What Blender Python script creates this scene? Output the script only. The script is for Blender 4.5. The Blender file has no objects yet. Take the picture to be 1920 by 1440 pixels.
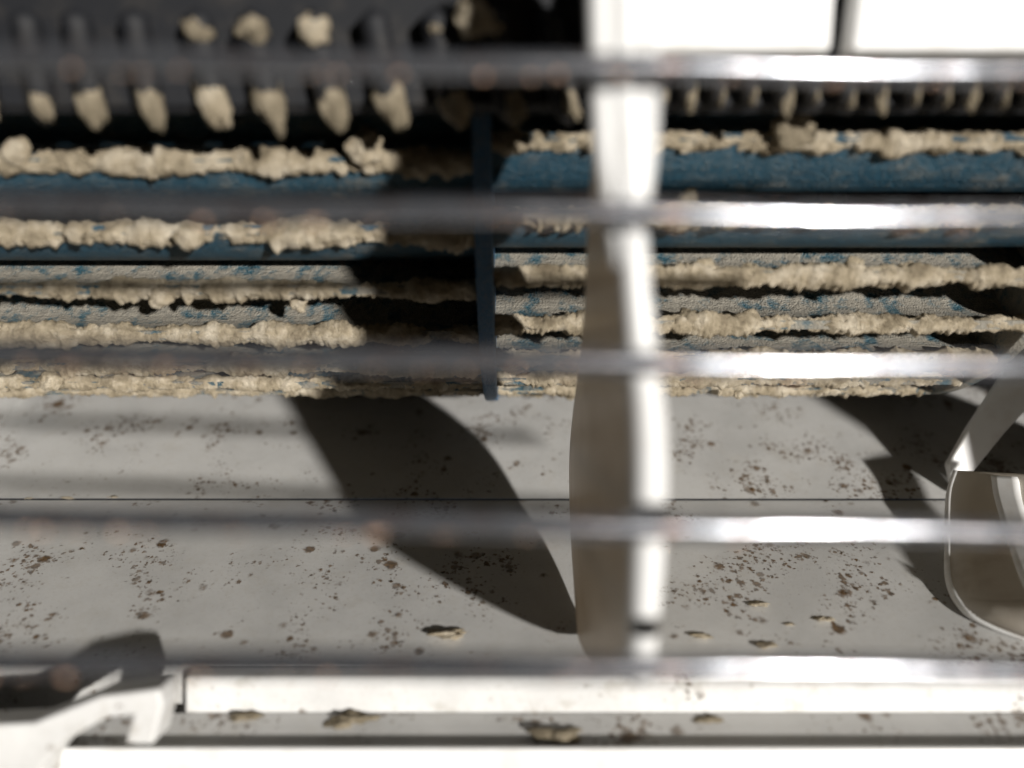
import bpy, bmesh, math, random
from mathutils import Vector, Matrix, noise
random.seed(7)
S=0.01; D=15.0; PITCH=math.radians(32)
R=Matrix.Rotation(PITCH,4,'X')
R3=R.to_3x3()
sc=bpy.context.scene
def P(px,py,y):
    k=(D+y)/D/100.0
    return Vector(((px-960)*k,y,(720-py)*k))
ORG={}
def place(o,org,parent):
    ORG[o.name]=org
    sc.collection.objects.link(o)
    if parent is None:
        o.location=R3@(org*S); o.rotation_euler=(PITCH,0,0)
    else:
        o.parent=parent; o.location=(org-ORG[parent.name])*S
def mk(name,verts,faces,mat,parent=None,smooth=True,org=None):
    verts=[Vector(v) for v in verts]
    if org is None:
        mn=Vector([min(v[i] for v in verts) for i in range(3)]); mx=Vector([max(v[i] for v in verts) for i in range(3)])
        org=(mn+mx)/2
    me=bpy.data.meshes.new(name); me.from_pydata([(v-org)*S for v in verts],[],faces)
    bm=bmesh.new(); bm.from_mesh(me); bmesh.ops.recalc_face_normals(bm,faces=bm.faces); bm.to_mesh(me); bm.free()
    me.materials.append(mat)
    if smooth:
        for p in me.polygons: p.use_smooth=True
    o=bpy.data.objects.new(name,me); place(o,org,parent); return o
def empty(name,org):
    o=bpy.data.objects.new(name,None); o.empty_display_size=.01; place(o,Vector(org),None); return o
def tag(o,label,cat,group=None):
    o["label"]=label; o["category"]=cat
    if group: o["group"]=group
def bevel(o,w,seg=3):
    m=o.modifiers.new("bevel",'BEVEL'); m.width=w*S; m.segments=seg; m.limit_method='ANGLE'
def prism(name,prof,x0,x1,mat,parent=None,closed=True,bev=0,smooth=False):
    n=len(prof); v=[(x0,p[0],p[1]) for p in prof]+[(x1,p[0],p[1]) for p in prof]
    f=[]
    for i in range(n if closed else n-1):
        j=(i+1)%n; f.append((i,j,n+j,n+i))
    if closed: f+= [tuple(range(n)),tuple(range(2*n-1,n-1,-1))]
    o=mk(name,v,f,mat,parent,smooth)
    if bev: bevel(o,bev)
    return o
def slab(name,pxs,y,dy,mat,parent,bev):
    a=[P(q[0],q[1],y) for q in pxs]; c2=[Vector((p.x,p.y+dy,p.z)) for p in a]; n=len(a)
    o=mk(name,a+c2,[tuple(range(n)),tuple(range(2*n-1,n-1,-1))]+[(i,(i+1)%n,n+(i+1)%n,n+i) for i in range(n)],mat,parent,smooth=False); bevel(o,bev); return o
def catmull(pts,k,closed=False):
    pts=[Vector(p) for p in pts]; n=len(pts); out=[]
    rng=n if closed else n-1
    for i in range(rng):
        if closed: a,b,c,d=pts[i-1],pts[i],pts[(i+1)%n],pts[(i+2)%n]
        else: a,b,c,d=pts[max(i-1,0)],pts[i],pts[i+1],pts[min(i+2,n-1)]
        for s in range(k):
            t=s/k
            out.append(.5*((2*b)+(c-a)*t+(2*a-5*b+4*c-d)*t*t+(3*b-a-3*c+d)*t**3))
    if not closed: out.append(pts[-1].copy())
    return out
def tube_data(path,rad,n=14,fn=None,flat=1.0):
    v=[];f=[]
    up0=Vector((0,1,0))
    for i,p in enumerate(path):
        a=path[max(i-1,0)]; b=path[min(i+1,len(path)-1)]
        t=(b-a).normalized(); u=up0-t*up0.dot(t)
        if u.length<1e-3: u=Vector((0,0,1))-t*t.z
        u.normalize(); w=t.cross(u)
        r=rad(i/(len(path)-1)) if callable(rad) else rad
        for k in range(n):
            an=2*math.pi*(k+.5)/n
            d=u*math.cos(an)*flat+w*math.sin(an)
            q=p+d*r
            if fn: q=fn(p,d,r,q)
            v.append(q)
    m=len(path)
    for i in range(m-1):
        for k in range(n):
            k2=(k+1)%n; f.append((i*n+k,i*n+k2,(i+1)*n+k2,(i+1)*n+k))
    f+=[tuple(range(n)),tuple(range((m-1)*n,m*n))]
    return v,f
def fb(v,o=3): return noise.fractal(v,1.0,2.0,o)
def blob_data(c,sx,sy,sz,seed,sub=4,amp=.45,slant=0):
    bm=bmesh.new(); bmesh.ops.create_icosphere(bm,subdivisions=sub,radius=1)
    v=[];off=Vector((seed*7.3,seed*1.7,seed*3.1))
    for q in bm.verts:
        n=q.co; k=1+amp*fb(n*1.3+off,4)+.10*fb(n*6+off,2)
        v.append(Vector(c)+Vector((n.x*sx*k-slant*n.z*k,n.y*sy*k,n.z*sz*k)))
    f=[tuple(x.index for x in p.verts) for p in bm.faces]; bm.free(); return v,f

# ---------- materials
def base(name):
    m=bpy.data.materials.new(name); m.use_nodes=True; nt=m.node_tree; b=nt.nodes['Principled BSDF']
    tc=nt.nodes.new('ShaderNodeTexCoord'); mp=nt.nodes.new('ShaderNodeMapping'); mp.inputs['Scale'].default_value=(1/S,)*3
    nt.links.new(tc.outputs['Object'],mp.inputs['Vector'])
    return m,nt,b,mp.outputs[0]
def noi(nt,vec,scale,det=4,rough=.6):
    n=nt.nodes.new('ShaderNodeTexNoise'); n.inputs['Scale'].default_value=scale; n.inputs['Detail'].default_value=det; n.inputs['Roughness'].default_value=rough
    nt.links.new(vec,n.inputs['Vector']); return n.outputs['Fac']
def ramp(nt,fac,stops):
    r=nt.nodes.new('ShaderNodeValToRGB'); e=r.color_ramp.elements
    while len(e)<len(stops): e.new(.5)
    for i,(p,c) in enumerate(stops): e[i].position=p; e[i].color=(c if len(c)==4 else (*c,1))
    nt.links.new(fac,r.inputs[0]); return r.outputs[0]
def mix(nt,f,a,b):
    n=nt.nodes.new('ShaderNodeMix'); n.data_type='RGBA'
    for s,v in ((0,f),(6,a),(7,b)):
        if hasattr(v,'is_linked'): nt.links.new(v,n.inputs[s])
        elif s==0: n.inputs[0].default_value=v
        else: n.inputs[s].default_value=(*v,1)
    return n.outputs[2]
def mth(nt,op,a,b=None,c=None):
    n=nt.nodes.new('ShaderNodeMath'); n.operation=op
    for i,v in enumerate((a,b,c)):
        if v is None: continue
        if hasattr(v,'is_linked'): nt.links.new(v,n.inputs[i])
        else: n.inputs[i].default_value=v
    return n.outputs[0]
def smooth(nt,v,a,b,o0=0,o1=1):
    n=nt.nodes.new('ShaderNodeMapRange'); n.interpolation_type='SMOOTHSTEP'
    nt.links.new(v,n.inputs[0])
    for i,x in zip((1,2,3,4),(a,b,o0,o1)): n.inputs[i].default_value=x
    return n.outputs[0]
def bump(nt,b,h,dist,st=1):
    n=nt.nodes.new('ShaderNodeBump'); n.inputs['Distance'].default_value=dist*S; n.inputs['Strength'].default_value=st
    nt.links.new(h,n.inputs['Height']); nt.links.new(n.outputs[0],b.inputs['Normal'])
def spots(nt,vec,dens=0.0):
    dn=nt.nodes.new('ShaderNodeTexNoise'); dn.inputs['Scale'].default_value=16; dn.inputs['Detail'].default_value=4; dn.inputs['Roughness'].default_value=.75; nt.links.new(vec,dn.inputs['Vector'])
    vm=nt.nodes.new('ShaderNodeVectorMath'); vm.operation='MULTIPLY_ADD'; vm.inputs[1].default_value=(.17,)*3
    nt.links.new(dn.outputs['Color'],vm.inputs[0]); nt.links.new(vec,vm.inputs[2]); v2=vm.outputs[0]
    res=None
    cl=noi(nt,vec,.75,4)
    for sc_,lo,hi,mx,pw in ((6.5,.42,.66,.64,2.2),(12,.44,.64,.66,1.6),(2.3,.36,.64,.42,2.0)):
        vo=nt.nodes.new('ShaderNodeTexVoronoi'); vo.inputs['Scale'].default_value=sc_; nt.links.new(v2,vo.inputs['Vector'])
        thr=smooth(nt,cl,lo-dens,hi-dens,0.04,mx)
        sep=nt.nodes.new('ShaderNodeSeparateColor'); nt.links.new(vo.outputs['Color'],sep.inputs[0])
        thr=mth(nt,'MULTIPLY',thr,mth(nt,'POWER',sep.outputs[0],pw))
        d=mth(nt,'SUBTRACT',thr,vo.outputs['Distance'])
        mk_=mth(nt,'MULTIPLY',smooth(nt,d,-.11,.08),mth(nt,'MULTIPLY_ADD',sep.outputs[1],.4,.6))
        res=mk_ if res is None else mth(nt,'MAXIMUM',res,mk_)
    return res
def m_casing(name,col,dens=0.0,dust=.0):
    m,nt,b,v=base(name)
    s=spots(nt,v,dens)
    g=noi(nt,v,.5,4); f=noi(nt,v,14,2)
    c=mix(nt,smooth(nt,g,.35,.7),col,tuple(x*.84 for x in col))
    c=mix(nt,mth(nt,'MULTIPLY',smooth(nt,f,.5,.8),.18),c,(.30,.25,.18))
    d=smooth(nt,noi(nt,v,1.6,6,.7),.52,.68); c=mix(nt,mth(nt,'MULTIPLY',d,max(dust,.15)),c,(.34,.30,.23))
    fine=ramp(nt,f,[(.3,(.022,.013,.006)),(.7,(.16,.09,.035))])
    c=mix(nt,s,c,fine)
    nt.links.new(c,b.inputs['Base Color']); b.inputs['Roughness'].default_value=.42
    bump(nt,b,mth(nt,'ADD',mth(nt,'MULTIPLY',s,.25),mth(nt,'MULTIPLY',f,.2)),.03,.5)
    return m
M_case=m_casing('grey_plastic_mould',(.49,.485,.47),.0)
M_frame=m_casing('white_plastic_mould',(.74,.735,.72),-.1,.4)
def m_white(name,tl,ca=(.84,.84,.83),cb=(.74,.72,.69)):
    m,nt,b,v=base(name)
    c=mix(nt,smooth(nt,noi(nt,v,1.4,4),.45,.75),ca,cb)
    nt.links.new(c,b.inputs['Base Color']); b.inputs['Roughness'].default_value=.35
    if tl:
        tr=nt.nodes.new('ShaderNodeBsdfTranslucent'); tr.inputs[0].default_value=(.85,.70,.52,1)
        mx=nt.nodes.new('ShaderNodeMixShader'); mx.inputs[0].default_value=tl
        nt.links.new(b.outputs[0],mx.inputs[1]); nt.links.new(tr.outputs[0],mx.inputs[2])
        nt.links.new(mx.outputs[0],nt.nodes['Material Output'].inputs[0])
    return m
M_white=m_white('white_plastic',0)
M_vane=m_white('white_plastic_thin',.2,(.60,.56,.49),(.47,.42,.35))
def m_blue(name,lo,hi,amt,ca=(.010,.038,.065),cb=(.022,.075,.115)):
    m,nt,b,v=base(name)
    n=noi(nt,v,1.6,6,.72); d=mth(nt,'MULTIPLY',smooth(nt,n,lo,hi),amt)
    f=noi(nt,v,26,2)
    sp=smooth(nt,f,.50,.70); d2=mth(nt,'MAXIMUM',d,mth(nt,'MULTIPLY',sp,.5))
    blue=mix(nt,noi(nt,v,3,3),ca,cb)
    du=mix(nt,noi(nt,v,9,3),(.15,.14,.12),(.40,.36,.29))
    nt.links.new(mix(nt,d2,blue,du),b.inputs['Base Color'])
    nt.links.new(mth(nt,'MULTIPLY_ADD',d2,.5,.34),b.inputs['Roughness'])
    bump(nt,b,mth(nt,'ADD',n,mth(nt,'MULTIPLY',f,.5)),.10,.9)
    return m
M_blue=m_blue('blue_plastic',.48,.75,.65,(.016,.06,.10),(.035,.115,.17))
M_disc=m_blue('blue_plastic_sunlit',.55,.8,.5,(.02,.09,.19),(.04,.15,.30))  # brighter blue paints sunlight onto the middle disc
M_bluedust=m_blue('blue_plastic_dusty',.37,.53,.94,(.015,.065,.095),(.03,.11,.15))
def m_dust(name,a,b_,c_):
    m,nt,b,v=base(name)
    col=ramp(nt,noi(nt,v,2.0,5,.7),[(.33,a),(.5,b_),(.68,c_)])
    f=noi(nt,v,26,4,.75)
    col=mix(nt,smooth(nt,f,.48,.65,0,.3),col,tuple(x*.5 for x in b_))
    nt.links.new(col,b.inputs['Base Color']); b.inputs['Roughness'].default_value=1; b.inputs['Specular IOR Level'].default_value=.05
    bump(nt,b,f,.08,1); return m
M_dust=m_dust('beige_dust',(.25,.205,.14),(.54,.455,.325),(.82,.73,.58))
M_dust2=m_dust('brown_dust',(.12,.10,.07),(.32,.27,.19),(.54,.46,.34))
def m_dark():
    m,nt,b,v=base('dark_shade_plastic')  # near black; also paints the shade on scroll wall and stabiliser plate
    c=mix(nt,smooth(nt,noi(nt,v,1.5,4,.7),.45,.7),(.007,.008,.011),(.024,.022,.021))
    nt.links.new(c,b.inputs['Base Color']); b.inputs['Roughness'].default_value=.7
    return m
M_dark=m_dark()
def m_wire():
    m,nt,b,v=base('metal_wire')
    n=smooth(nt,noi(nt,v,6,4,.7),.5,.64)
    c=mix(nt,mth(nt,'MULTIPLY',n,.8),(.38,.395,.43),(.12,.065,.045))
    nt.links.new(c,b.inputs['Base Color']); b.inputs['Metallic'].default_value=.88
    nt.links.new(mth(nt,'MULTIPLY_ADD',n,.15,.18),b.inputs['Roughness'])
    return m
M_wire=m_wire()
m,nt,b,v=base('copper_glint'); M_grain=m
nt.links.new(mix(nt,noi(nt,v,5,1),(.7,.35,.22),(.9,.65,.45)),b.inputs['Base Color']); b.inputs['Metallic'].default_value=.4; b.inputs['Roughness'].default_value=.2

# ---------- casing
FL=.47
XW=18
ac=empty('air_conditioner',(0,0,-4)); tag(ac,"open grey and white air conditioner outlet spotted with mould","air conditioner")
def arc2(pts,k): return [(p.x,p.y) for p in catmull([Vector((a,b,0)) for a,b in pts],k)]
back=arc2([(3.0,-2.58),(4.7,-1.45),(6.5,-.25),(9.5,1.6),(11.4,4.5),(11.9,7.5),(11.2,11),(8.5,13.9),(4,15),(0,14.3),(-2.8,12),(-4.3,9),(-4.6,6.6)],8)
prism('rear_wall',back[:18],-13,XW,M_case,ac,closed=False,smooth=True)
prism('scroll_shade_wall',back[17:],-13,XW,M_dark,ac,closed=False,smooth=True)  # same casing wall, coloured near black in place of shade behind the fan
def floorz(y): return -2.62-FL*(2.98-y)
fl=[(y,floorz(y)) for y in (2.98,2,1,0,-.8,-1.55)]+[(-1.55,-5.6)]
prism('outlet_floor',fl,-13,XW,M_case,ac,closed=False,smooth=False)
prism('seam_strip',[(3.05,-2.60),(2.93,-2.68),(3.0,-2.8),(3.1,-2.7)],-13,XW,M_dark,ac)
for x in (-13,XW+.05):
    prism('end_wall',[(-4.6,6.6),(-4.3,9),(-2.8,12),(0,14.3),(4,15),(8.5,13.9),(11.2,11),(11.9,7.5),(11.4,4.5),(9.5,1.6),(6.5,-.25),(3,-2.6),(-1.5,-4.75)],x-.05,x,M_case,ac)
yr=-1.9
x0=P(345,0,yr).x
def zz(py,y): return (720-py)*(15+y)/1500
prism('outlet_rail',[(yr,zz(1272,yr)),(yr,-6.5),(yr+.33,-6.5),(yr+.33,zz(1272,yr)+.06)],x0,XW,M_frame,ac,bev=.07)
prism('outlet_ledge',[(yr-.02,zz(1335,yr)),(yr-.02,-7.5),(-2.5,-7.5),(-2.5,zz(1402,-2.5))],P(110,0,-2.3).x,XW,M_case,ac,bev=.02)
prism('front_lip',[(-2.52,zz(1398,-2.52)),(-2.52,-7.8),(-3.2,-7.8),(-2.75,zz(1402,-2.75))],P(60,0,-2.6).x,XW,M_white,ac,bev=.04)
slab('hinge_clip',[(-60,1362),(60,1356),(185,1306),(298,1292),(306,1322),(286,1398),(232,1396),(248,1342),(200,1346),(118,1392),(78,1440),(70,1500),(-60,1500)],-3.4,.6,M_frame,ac,.06)
# ---------- stabiliser with ribs
prism('stabiliser_plate',[(-4.6,6.7),(-3.75,4.9),(-3.42,4.05),(-3.25,3.97),(-3.1,4.07),(-3.3,4.9),(-4.2,6.7)],-13,XW,M_dark,ac)  # dark colour stands in for the shadow of vane and housing
def rib(px,w,top,bot,slant,dustlow,dusthigh,seed):
    y0=-3.35; y1=-4.05
    b_=P(px+slant/2,bot,y0-.1); t_=P(px-slant/2,top,y1-.1)
    path=[t_.lerp(b_,i/14) for i in range(15)]
    def rad(t):
        e=min(t/.08,(1-t)/.18,1); return max(w*math.sqrt(max(e,0.02)),.02)
    v,f=tube_data(path,rad,12); r=mk('stabiliser_rib',v,f,M_dark,ac)
    if dustlow>0:
        c=t_.lerp(b_,.78)+Vector((.04,-w*.45,0))
        v,f=blob_data(c,w*.85*dustlow,w*.75,.40*dustlow,seed,4,.35,.12 if slant>10 else 0); mk('dust_crust',v,f,M_dust2 if seed not in(9,5) else M_dust,r)
    if dusthigh>0:
        c=t_.lerp(b_,.22)+Vector((0,-w*.7,0))
        v,f=blob_data(c,w*1.1*dusthigh,w*.8,.2*dusthigh,seed+50,4,.5); mk('dust_crust',v,f,M_dust if seed==7 else M_dust2,r)
for i,(px,dl,dh) in enumerate([(-40,.8,.6),(65,.75,0),(160,1.0,0),(268,1.05,0),(388,1.2,.8),(490,1.1,.9),(606,1.15,1.0),(718,1.15,0),(832,1.05,.4),(938,.9,.5),(1045,.7,0)]):
    rib(px,.21,15,236,44,dl,dh,i+1)
v,f=blob_data(P(885,28,-4.5),.22,.16,.26,91,4,.6); mk('dust_crust',v,f,M_dust,ac)
for i in range(15):
    rib(1120+i*58+random.uniform(-8,8),.13,60,208+random.uniform(-6,8),6,.45 if i%3 else .7,0,i+30)
zt=P(0,97,-4.7).z
for a,b_ in ((1108,1560),(1592,2300)):
    xa=P(a,0,-4.7).x; xb=P(b_,0,-4.7).x
    v=[(xa,-4.75,zt),(xb-(.0 if b_>2000 else .02),-4.75,zt),(xb+(.0 if b_>2000 else .1),-4.9,zt+2.5),(xa+(.25 if a>1200 else 0),-4.9,zt+2.5)]
    v+=[(q[0],q[1]+.45,q[2]) for q in v]
    o=mk('upper_frame',v,[(0,1,2,3),(7,6,5,4),(0,4,5,1),(1,5,6,2),(2,6,7,3),(3,7,4,0)],M_white,ac,smooth=False); bevel(o,.08)

# ---------- fan
YC,ZC,RF=3.95,6.8,7.0; DT=.1745
fan=empty('blower_fan',(-.47,YC,ZC)); tag(fan,"blue plastic cross flow blower fan, blades caked in beige dust","fan")
def disc(x,t=.15,ex=.3,mat=None):
    n=160; v=[];f=[]
    for xx in (x-t,x+t):
        for r in (RF+ex,5.0):
            for k in range(n):
                a=2*math.pi*k/n; v.append((xx,YC-r*math.sin(a),ZC-r*math.cos(a)))
    for k in range(n):
        j=(k+1)%n
        f+=[(k,j,n+j,n+k),(2*n+k,3*n+k,3*n+j,2*n+j),(k,2*n+k,2*n+j,j),(n+k,n+j,3*n+j,3*n+k)]
    o=mk('fan_disc',v,f,mat or M_disc,fan,smooth=False); bevel(o,.04); return o
disc(-12.4,ex=.05,mat=M_blue); disc(-.47,ex=.2); disc(9.75,ex=.05,mat=M_bluedust)
def blade(xa,xb,th,front,seed):
    prof=[]; n=9
    low=th<.86 and front
    ch=1.5 if low else 1.25
    tw=.07 if low else .19
    for i in range(n):
        t=i/(n-1); r=RF-ch*t; a=th-tw*t-.04*math.sin(math.pi*t)
        prof.append((YC-r*math.sin(a),ZC-r*math.cos(a)))
    th_=[.08-.035*(i/(n-1)) for i in range(n)]
    up=[];dn=[]
    for i in range(n):
        a=Vector(prof[max(i-1,0)]);b=Vector(prof[min(i+1,n-1)]); t=(b-a).normalized(); nn=Vector((-t.y,t.x))
        up.append(Vector(prof[i])+nn*th_[i]); dn.append(Vector(prof[i])-nn*th_[i])
    loop=up+dn[::-1]
    mat=M_bluedust if (not front or low) else M_blue
    o=prism('fan_blade',[(p.x,p.y) for p in loop],xa,xb,mat,fan,smooth=False)
    if front:
        nx=int((xb-xa)/.024); sd=seed*13.7
        y0,z0=prof[0]; ydir=Vector((0,prof[1][0]-y0,prof[1][1]-z0)).normalized()
        path=[Vector((xa+(xb-xa)*i/nx,y0,z0))+ydir*.10 for i in range(nx+1)]
        r0=.19 if th>.9 else (.18 if th>.3 else .15)
        ab=.45 if th>.9 else .75
        def fn(p,d,r,q):
            x=p.x+sd
            big=.92+ab*fb(Vector((x*.8,sd,0)),3)+.22*fb(Vector((x*2.6,sd+5,0)),2)
            lump=.36*fb(Vector((x*2.2,d.y*.9+sd,d.z*.9)),3)+.17*fb(Vector((x*9,d.y*1.8,d.z*1.8+sd)),3)
            k=min(max(.35,big+lump),1.45)
            drop=max(0,fb(Vector((x*4.2,sd+9,1)),1)-.22)*(.8 if d.z<-.3 else 0)
            j=Vector((0,0,.04*fb(Vector((x*15,sd,d.z)),4)))
            return p+Vector((0,d.y,d.z*1.05))*r0*k+Vector((0,0,-drop*r0*1.4))+j
        v,f=tube_data(path,r0,24,fn); mk('dust_crust',v,f,M_dust,o)
for s,(xa,xb,off) in enumerate(((-12.2,-.62,0),(-.32,9.6,.045))):
    for k in range(36):
        th=.225+off+DT*(k-3)
        blade(xa,xb,th,-.35<th<1.5,s*40+k+1)
for i,(px,py,w,y,mm) in enumerate([(685,275,.25,-2.5,0),(1490,240,.30,-2.6,1),(355,445,.20,-2.0,0),(300,555,.18,-.8,0),(1320,510,.22,-.9,0),(1405,515,.18,-.9,0),(1075,610,.2,.1,1),(1290,600,.22,.0,1),(1405,600,.18,.0,0),(30,283,.2,-2.4,0),(560,570,.14,-.4,0),(1600,505,.2,-.9,0),(1700,515,.2,-.9,0),(1290,375,.16,-1.8,1),(95,715,.2,1.6,0),(780,440,.13,-2,0),(140,435,.15,-2,0),(1385,740,.1,2.6,0)]):
    v,f=blob_data(P(px,py,y),w*1.1,w*.7,w,i+300,4,.4); mk('dust_lump',v,f,M_dust2 if mm else M_dust,fan)

# ---------- vanes
def vane1():
    prof=[(-5.75,-3.35),(-6.1,-2.2),(-6.6,-.6),(-6.9,1),(-6.95,3),(-6.9,5.2),(-5.3,5.2),(-4.5,3.6),(-3.4,2.3),(-2.1,1),(-.6,-.05),(.6,-.9),(1.1,-1.6),(1.0,-2.4),(.5,-3.2),(-.4,-4.0),(-1.15,-4.43),(-3.1,-4.15)]
    cl=catmull([Vector((a,b,0)) for a,b in prof],5,True)
    def X(y,z):
        fr=min(max((-y-1)/6,0),1); tx=1.12+.40*min(max((2.0-z)/3.2,0),1)
        return 1.25*(1-fr)+tx*fr
    n=len(cl); h=.10
    bm=bmesh.new(); vs=[bm.verts.new((c.x,c.y,0)) for c in cl]
    es=[bm.edges.new((vs[i],vs[(i+1)%n])) for i in range(n)]
    bmesh.ops.triangle_fill(bm,edges=es,use_beauty=True); bm.verts.index_update()
    tris=[tuple(v.index for v in f.verts) for f in bm.faces]; bm.free()
    v=[(X(c.x,c.y)-h,c.x,c.y) for c in cl]+[(X(c.x,c.y)+h,c.x,c.y) for c in cl]
    f=[t for t in tris]+[tuple(i+n for i in t[::-1]) for t in tris]+[(i,(i+1)%n,n+(i+1)%n,n+i) for i in range(n)]
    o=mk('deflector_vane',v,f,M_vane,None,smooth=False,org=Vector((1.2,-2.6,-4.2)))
    tag(o,"white plastic upright air deflector vane with thick sunlit front edge","vane","white vanes in the outlet")
    fr=[(-5.8,-3.4),(-6.1,-2.2),(-6.6,-.6),(-6.9,1),(-6.95,3),(-6.9,5.2)]
    p=catmull([Vector((X(a,b),a-.03,b)) for a,b in fr],8)
    v,f=tube_data(p,lambda t:.14+.05*math.sin(math.pi*min(t*1.7,1)) ,16); r1=mk('vane_rim',v,f,M_white,o)
    rs=[r1]
    for sx in (-.22,.22):
        p=catmull([Vector((1.17+sx*.15,-6.88,1.2)),Vector((1.15+sx*.6,-6.9,1.9)),Vector((1.13+sx,-6.95,2.8)),Vector((1.1+sx*1.15,-6.95,5.2))],8)
        v,f=tube_data(p,.12,12); rs.append(mk('vane_rim',v,f,M_white,o))
    o3=o.copy(); sc.collection.objects.link(o3); o3.location=R3@((Vector((1.2,-2.6,-4.2))+Vector((14.2,0,0)))*S)
    for r in rs:
        c=r.copy(); c.parent=o3; sc.collection.objects.link(c)
vane1()
rear=[(1795,885,2.2),(1782,930,2.0),(1780,1010,1.2),(1782,1090,.2),(1808,1140,-.4),(1855,1168,-.75),(1930,1195,-1.1)]
rc=catmull([P(*q) for q in rear],6)
def surf(i,t):
    p=rc[i]; return p+Vector((2.4,-2.6,.7 if i>len(rc)*.6 else .1))*t+Vector((-.05*math.sin(math.pi*t),0,0))
def gridmesh(name,rows,mat,parent,th,org=None):
    m=len(rows[0]); v=[q for r in rows for q in r]
    f=[(i*m+j,(i+1)*m+j,(i+1)*m+j+1,i*m+j+1) for i in range(len(rows)-1) for j in range(m-1)]
    o=mk(name,v,f,mat,parent,org=org); md=o.modifiers.new('s','SOLIDIFY'); md.thickness=th*S; md.offset=0; return o
n=len(rc)
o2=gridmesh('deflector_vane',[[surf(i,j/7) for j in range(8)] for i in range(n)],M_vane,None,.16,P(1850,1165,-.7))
tag(o2,"white plastic air deflector vane twisted sideways, mostly shaded with sloping arm","vane","white vanes in the outlet")
v,f=tube_data(rc,lambda t:.09,12); mk('vane_rim',v,f,M_white,o2)
slab('vane_arm',[(1778,872),(1815,806),(1870,722),(1925,632),(1990,540),(2040,600),(1950,742),(1885,812),(1830,880),(1812,912),(1790,925)],3.0,.2,M_white,o2,.05)
nn=Vector((-.62,-.55,0)).normalized()*.13
gridmesh('vane_rib',[[surf(i,.20+.010*i+.035*j)+nn for j in range(5)] for i in range(1,int(n*.78))],M_white,o2,.14)

# ---------- guard wires
grille=empty('guard_grille',(0,-7.3,0)); tag(grille,"five thin shiny grey horizontal guard bars, brown specks","grille")
yaw=math.tan(math.radians(5)); gv=[];gf=[]
for i,(pl,pr) in enumerate(((112,136),(385,410),(662,690),(968,998),(1240,1256))):
    path=[]
    for k in range(121):
        px=-400+2720*k/120; py=pl+(pr-pl)*px/1920
        y=-7.5; q=P(px,py,y); y=-7.5+q.x*yaw*(1 if q.x>0 else .6); q=P(px,py,y); q.z+=.012*math.sin(q.x*1.3+i)
        path.append(q)
    def fn(p,d,r,q): return p+d*r*(1+.04*fb(Vector((p.x*5,d.y+i*4,d.z)),2))
    v,f=tube_data(path,.118,16,fn); mk('guard_wire',v,f,M_wire,grille)
    for g in range(26):
        k=random.randint(15,110); an=random.uniform(-2.2,-.9)
        c=path[k]+Vector((random.uniform(-.1,.1),.12*-abs(math.cos(an)),.12*math.sin(an)))
        w_=random.uniform(.012,.036); bv,bf=blob_data(c,w_,w_,w_,g,2,.1)
        gf+=[tuple(x+len(gv) for x in q) for q in bf]; gv+=bv
o=mk('glint_grain',gv,gf,M_grain,grille); o["kind"]="stuff"  # glossy grains added along the bars for their reddish sun glints

# ---------- dust crumbs
for i,(px,py,w) in enumerate([(838,1188,.26),(1312,1192,.14),(1418,1132,.14),(1432,1208,.16),(1540,1160,.13),(1250,930,.08),(130,934,.12),(215,932,.12),(1480,1170,.08),(60,934,.1)]):
    sl=(720-py)/1500.0
    y=(-2.62-FL*2.98-sl*15)/(sl-FL)
    c=Vector(((px-960)/1500.0*(15+y),y,floorz(y)+w*.06))
    v,f=blob_data(c,w*1.2,w*.9,w*.2,i+200,4,.8)
    o=mk('dust_clump',v,f,M_dust); tag(o,"small crumb of beige dust fallen on the grey outlet floor","dust","dust crumbs on the outlet floor")
for i,(px,py,w) in enumerate([(655,1350,.26),(1050,1378,.28),(460,1345,.18),(1330,1350,.14)]):
    y=-1.9-.6*(py-1335)/65
    c=P(px,py,y)
    v,f=blob_data(c,w*1.3,w*.6,w*.4,i+230,4,.8)
    o=mk('dust_clump',v,f,M_dust2); tag(o,"small crumb of beige dust lying on the white outlet ledge","dust","dust crumbs on the outlet ledge")

# ---------- light, camera
t=R3@Vector((-.57,1,.02)).normalized(); L=-t
sun=bpy.data.lights.new('sun','SUN'); sun.energy=5.3; sun.angle=math.radians(2.2); sun.color=(1,.965,.915)
so=bpy.data.objects.new('sun',sun); so.rotation_euler=t.to_track_quat('-Z','Y').to_euler(); sc.collection.objects.link(so)
w=bpy.data.worlds.new("World"); sc.world=w; w.use_nodes=True; nt=w.node_tree
sky=nt.nodes.new('ShaderNodeTexSky'); sky.sky_type='NISHITA'; sky.sun_disc=False
sky.sun_elevation=math.asin(abs(L.z)); sky.sun_rotation=math.atan2(L.x,L.y)
nt.links.new(sky.outputs[0],nt.nodes['Background'].inputs[0]); nt.nodes['Background'].inputs[1].default_value=.006
cam=bpy.data.cameras.new('camera'); co=bpy.data.objects.new('camera',cam); sc.collection.objects.link(co)
co.location=R3@Vector((0,-15*S,0)); co.rotation_euler=(math.pi/2+PITCH,0,0)
cam.sensor_width=36; cam.lens=28.125; cam.clip_start=.002; cam.clip_end=100
cam.dof.use_dof=True; cam.dof.focus_distance=16.2*S; cam.dof.aperture_fstop=6.0
sc.camera=co
sc.view_settings.view_transform='Standard'; sc.view_settings.look='None'; sc.view_settings.exposure=0
